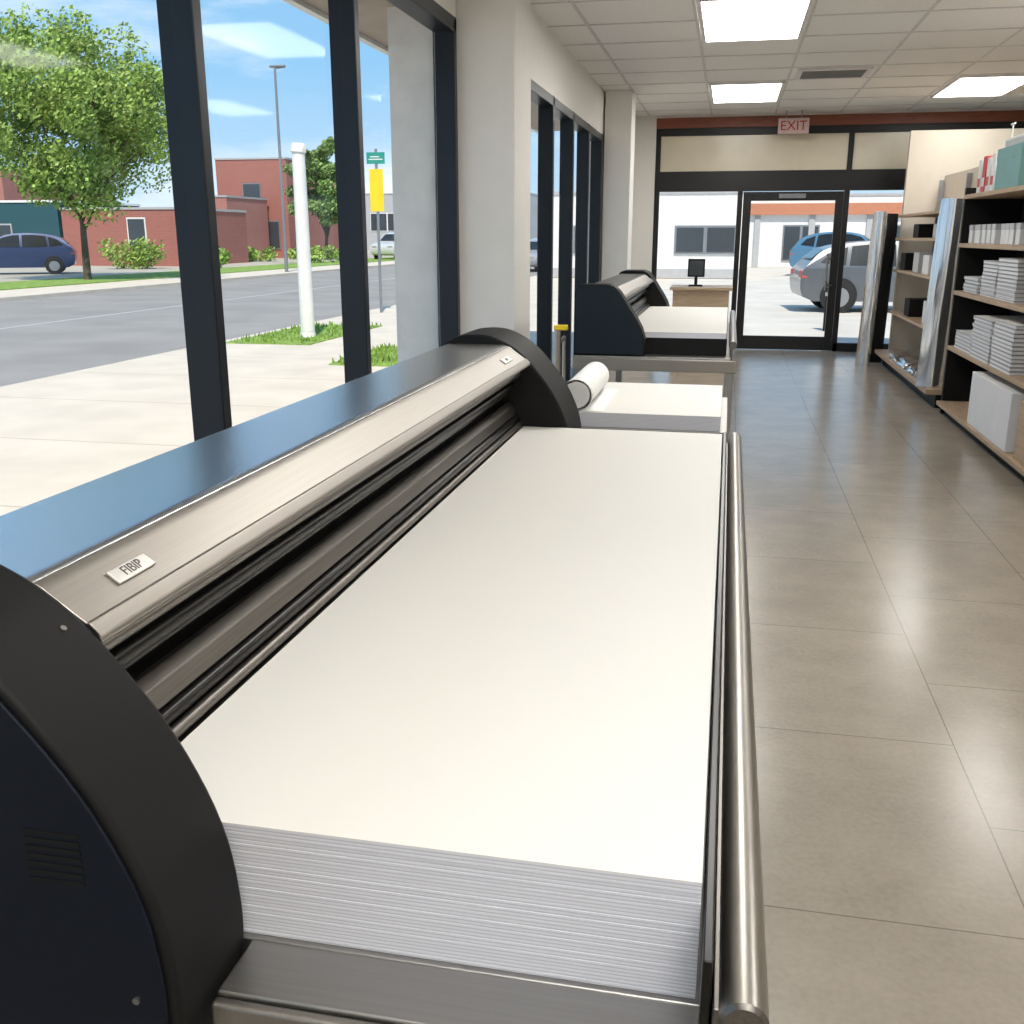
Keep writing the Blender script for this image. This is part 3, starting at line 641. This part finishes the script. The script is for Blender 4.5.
def car(label, x, y, rz, col, group=None, z=-.02, L_=4.4, W=1.8, HH=1.5):
    pm = mat('car_paint', col, .3, .3, coat=.4)
    t = thing('car', label, 'car', (x, y, z), rz)
    kx, kz = L_/4.4, HH/1.5
    w_of = lambda c: (W/2-(.05 if c < .4 else 0)) if c < .92 else W/2-(c-.92)*.45
    sil = smooth_curve([(-2.18, .42), (-2.2, .60), (-2.10, .78), (-1.7, .90), (-1.15, .99), (-.55, 1.36), (-.15, 1.47), (.5, 1.5), (1.2, 1.45), (1.75, 1.30), (2.05, 1.02), (2.18, .85), (2.2, .55), (2.14, .34)], 4) + [(1.9, .24), (-1.9, .24), (-2.12, .32)]
    b = B(); A = []; Bv = []; n = len(sil)
    for a, c in sil: A.append(b.verts.new((a*kx, -w_of(c), c*kz))); Bv.append(b.verts.new((a*kx, w_of(c), c*kz)))
    for i in range(n): b.faces.new((A[i], Bv[i], Bv[(i+1) % n], A[(i+1) % n]))
    for V in (A, Bv):
        f = b.faces.new(V if V is A else V[::-1])
    bmesh.ops.triangulate(b, faces=[f for f in b.faces if len(f.verts) > 4])
    obj('body', b, pm, t)
    for s in (-1, 1):
        for poly in ([(-1.0, 1.0), (-.50, 1.33), (-.1, 1.42), (.15, 1.43), (.15, .99)], [(.25, .99), (.25, 1.43), (.75, 1.43), (1.15, 1.39), (1.2, 1.0)], [(1.28, 1.0), (1.24, 1.37), (1.6, 1.25), (1.8, 1.06)]):
            b = B(); P = [b.verts.new((a*kx, s*(w_of(c)+.012), c*kz)) for a, c in poly]; b.faces.new(P); obj('side_window', b, M['carglass'], t)
    for (p, q) in (((-1.10, 1.03), (-.52, 1.385)), ((1.98, 1.12), (1.72, 1.325))):
        off = -.015 if p[0] < 0 else .015
        b = B(); wa, wb = w_of(p[1])-.1, w_of(q[1])-.08
        b.faces.new([b.verts.new(v) for v in ((p[0]*kx+off, -wa, p[1]*kz+.012), (p[0]*kx+off, wa, p[1]*kz+.012), (q[0]*kx+off, wb, q[1]*kz+.012), (q[0]*kx+off, -wb, q[1]*kz+.012))])
        obj('windshield' if p[0] < 0 else 'rear_window', b, M['carglass'], t)
    for xx in (-1.38*kx, 1.38*kx):
        for s in (-1, 1):
            b = B(); tube(b, (xx, s*(W/2-.2), .36), (xx, s*(W/2+.005), .36), .38, 22); ar = obj('wheel_arch', b, M['tyre'], t)
            b = B(); tube(b, (xx, s*(W/2-.2), .33), (xx, s*(W/2+.02), .33), .33, 22); w = obj('wheel', b, M['tyre'], t, .02)
            b = B(); tube(b, (xx, s*(W/2+.021), .33), (xx, s*(W/2+.035), .33), .21, 16); obj('hubcap', b, M['hub'], w)
    for s in (-1, 1):
        b = B(); box(b, -2.2*kx, -2.02*kx, s*(W/2-.3)-.2, s*(W/2-.3)+.2, .66*kz, .76*kz); obj('headlight', b, M['plate'], t, .02)
        b = B(); box(b, 2.05*kx, 2.2*kx, s*(W/2-.2)-.19, s*(W/2-.2)+.19, .72*kz, .88*kz); obj('tail_light', b, M['red'], t, .02)
    return t
car('dark blue car parked across the street left of the tree trunk', -29.8, 38.9, math.radians(32), (.03, .05, .13), z=0, HH=1.68, L_=4.5)
car('white van far up the street beside the yellow sign', -22.4, 68, math.radians(80), (.7, .7, .7), z=-.01, HH=1.8)
car('silver car on the street seen through the second windows', -9.8, 50, math.radians(90), (.4, .4, .42), z=-.1)
car('white car further along the street', -11.5, 64, math.radians(90), (.7, .7, .7), z=-.1)
car('dark grey car parked close outside the glass door', 3.65, 23.9, math.radians(184), (.13, .14, .155), HH=1.5)
car('light blue car parked behind the grey car', 4.7, 44, math.radians(170), (.08, .20, .32), HH=1.75)

t = thing('street_lamp', 'tall thin grey street lamp across the road', 'street lamp', (-19.4, 43, 0))
b = B(); tube(b, (0, 0, 0), (0, 0, 8.5), .08, 12, .05); obj('pole', b, M['post_grey'], t)
b = B(); tube(b, (0, 0, 8.45), (.4, .1, 8.5), .04, 8); obj('arm', b, M['post_grey'], t)
b = B(); box(b, -.25, .45, -.05, .15, 8.48, 8.57); obj('lamp_head', b, M['post_grey'], t, .03)
t = thing('bollard_pole', 'thick white pole with small rounded head on the near grass bed', 'pole', (-6.64, 15.4, .09))
b = B(); tube(b, (0, 0, 0), (0, 0, 2.78), .115, 22, .10); obj('post', b, M['white_paint'], t, .01)
b = B(); tube(b, (0, 0, 2.74), (.01, 0, 2.88), .125, 22, .105); tube(b, (.0, 0, 2.80), (.12, -.02, 2.81), .075, 18, .06); obj('cap', b, M['white_paint'], t, .02)
b = B(); tube(b, (0, 0, -.085), (0, 0, 0), .13, 22, .12); obj('foot', b, M['white_paint'], t)
t = thing('street_sign', 'yellow sign panel on a post beyond the window mullion', 'sign', (-7.33, 21.0, -.02))
b = B(); tube(b, (0, 0, 0), (0, 0, 3.35), .03, 10); obj('post', b, M['post_grey'], t)
bx('panel', M['yellow'], t, -.15, .15, -.035, -.03, 2.1, 2.95, bevel=.002)
bx('street_name_plate', M['green_sign'], t, -.2, .2, -.035, -.03, 3.05, 3.28, bevel=.002)
b = B(); box(b, -.15, .15, -.037, -.0355, 3.13, 3.15); box(b, -.12, .08, -.037, -.0355, 3.18, 3.20); obj('marking', b, M['white_paint'], t)
t = thing('bollard', 'short black bollard outside the glass door', 'bollard', (1.75, 18.5, -.02))
b = B(); tube(b, (0, 0, 0), (0, 0, .75), .09, 18); obj('post', b, M['black'], t, .01)
b = B(); tube(b, (0, 0, .6), (0, 0, .66), .092, 18); obj('band', b, M['plate'], t)

# ------------------------------------------------------------------ light
w = bpy.data.worlds.new('sky'); bpy.context.scene.world = w; w.use_nodes = True
nt = w.node_tree; N, L = nt.nodes, nt.links; bg = N['Background']
tc = N.new('ShaderNodeTexCoord'); sp = N.new('ShaderNodeSeparateXYZ'); L.new(tc.outputs['Generated'], sp.inputs[0])
r = N.new('ShaderNodeValToRGB'); cr = r.color_ramp
cr.elements[0].position = 0; cr.elements[0].color = (.52, .68, .82, 1)
cr.elements[1].position = .7; cr.elements[1].color = (.15, .32, .58, 1)
e = cr.elements.new(.15); e.color = (.25, .50, .76, 1)
L.new(sp.outputs[2], r.inputs[0])
mp = N.new('ShaderNodeMapping'); mp.inputs['Scale'].default_value = (1.6, 1.6, 7); L.new(tc.outputs['Generated'], mp.inputs[0])
n = N.new('ShaderNodeTexNoise'); n.inputs['Scale'].default_value = 1.8; n.inputs['Detail'].default_value = 7; n.inputs['Roughness'].default_value = .6; L.new(mp.outputs[0], n.inputs['Vector'])
r2 = N.new('ShaderNodeValToRGB'); r2.color_ramp.elements[0].position = .52; r2.color_ramp.elements[1].position = .74; L.new(n.outputs[0], r2.inputs[0])
mx = N.new('ShaderNodeMix'); mx.data_type = 'RGBA'; L.new(r2.outputs[0], mx.inputs[0]); L.new(r.outputs[0], mx.inputs[6]); mx.inputs[7].default_value = (.8, .85, .9, 1)
L.new(mx.outputs[2], bg.inputs[0]); bg.inputs[1].default_value = .92
sd = bpy.data.lights.new('sun', 'SUN'); sd.energy = 3.5; sd.angle = math.radians(.6); sd.color = (1, .91, .78)
so = bpy.data.objects.new('sun', sd); C.objects.link(so)
so.rotation_euler = Vector((-.16, .55, -.82)).to_track_quat('-Z', 'Y').to_euler()

# ------------------------------------------------------------------ camera
cd = bpy.data.cameras.new('camera'); cd.sensor_width = 36; cd.lens = 36*1000/1024; cd.clip_end = 600; cd.clip_start = .02
co = bpy.data.objects.new('camera', cd); C.objects.link(co)
psi = math.radians(11.92); p = math.radians(15.48)
F = Vector((-math.sin(psi)*math.cos(p), math.cos(psi)*math.cos(p), -math.sin(p)))
co.location = (0, 0, H); co.rotation_euler = F.to_track_quat('-Z', 'Y').to_euler()
bpy.context.scene.camera = co
bpy.context.scene.view_settings.view_transform = 'Standard'
bpy.context.scene.view_settings.exposure = .55
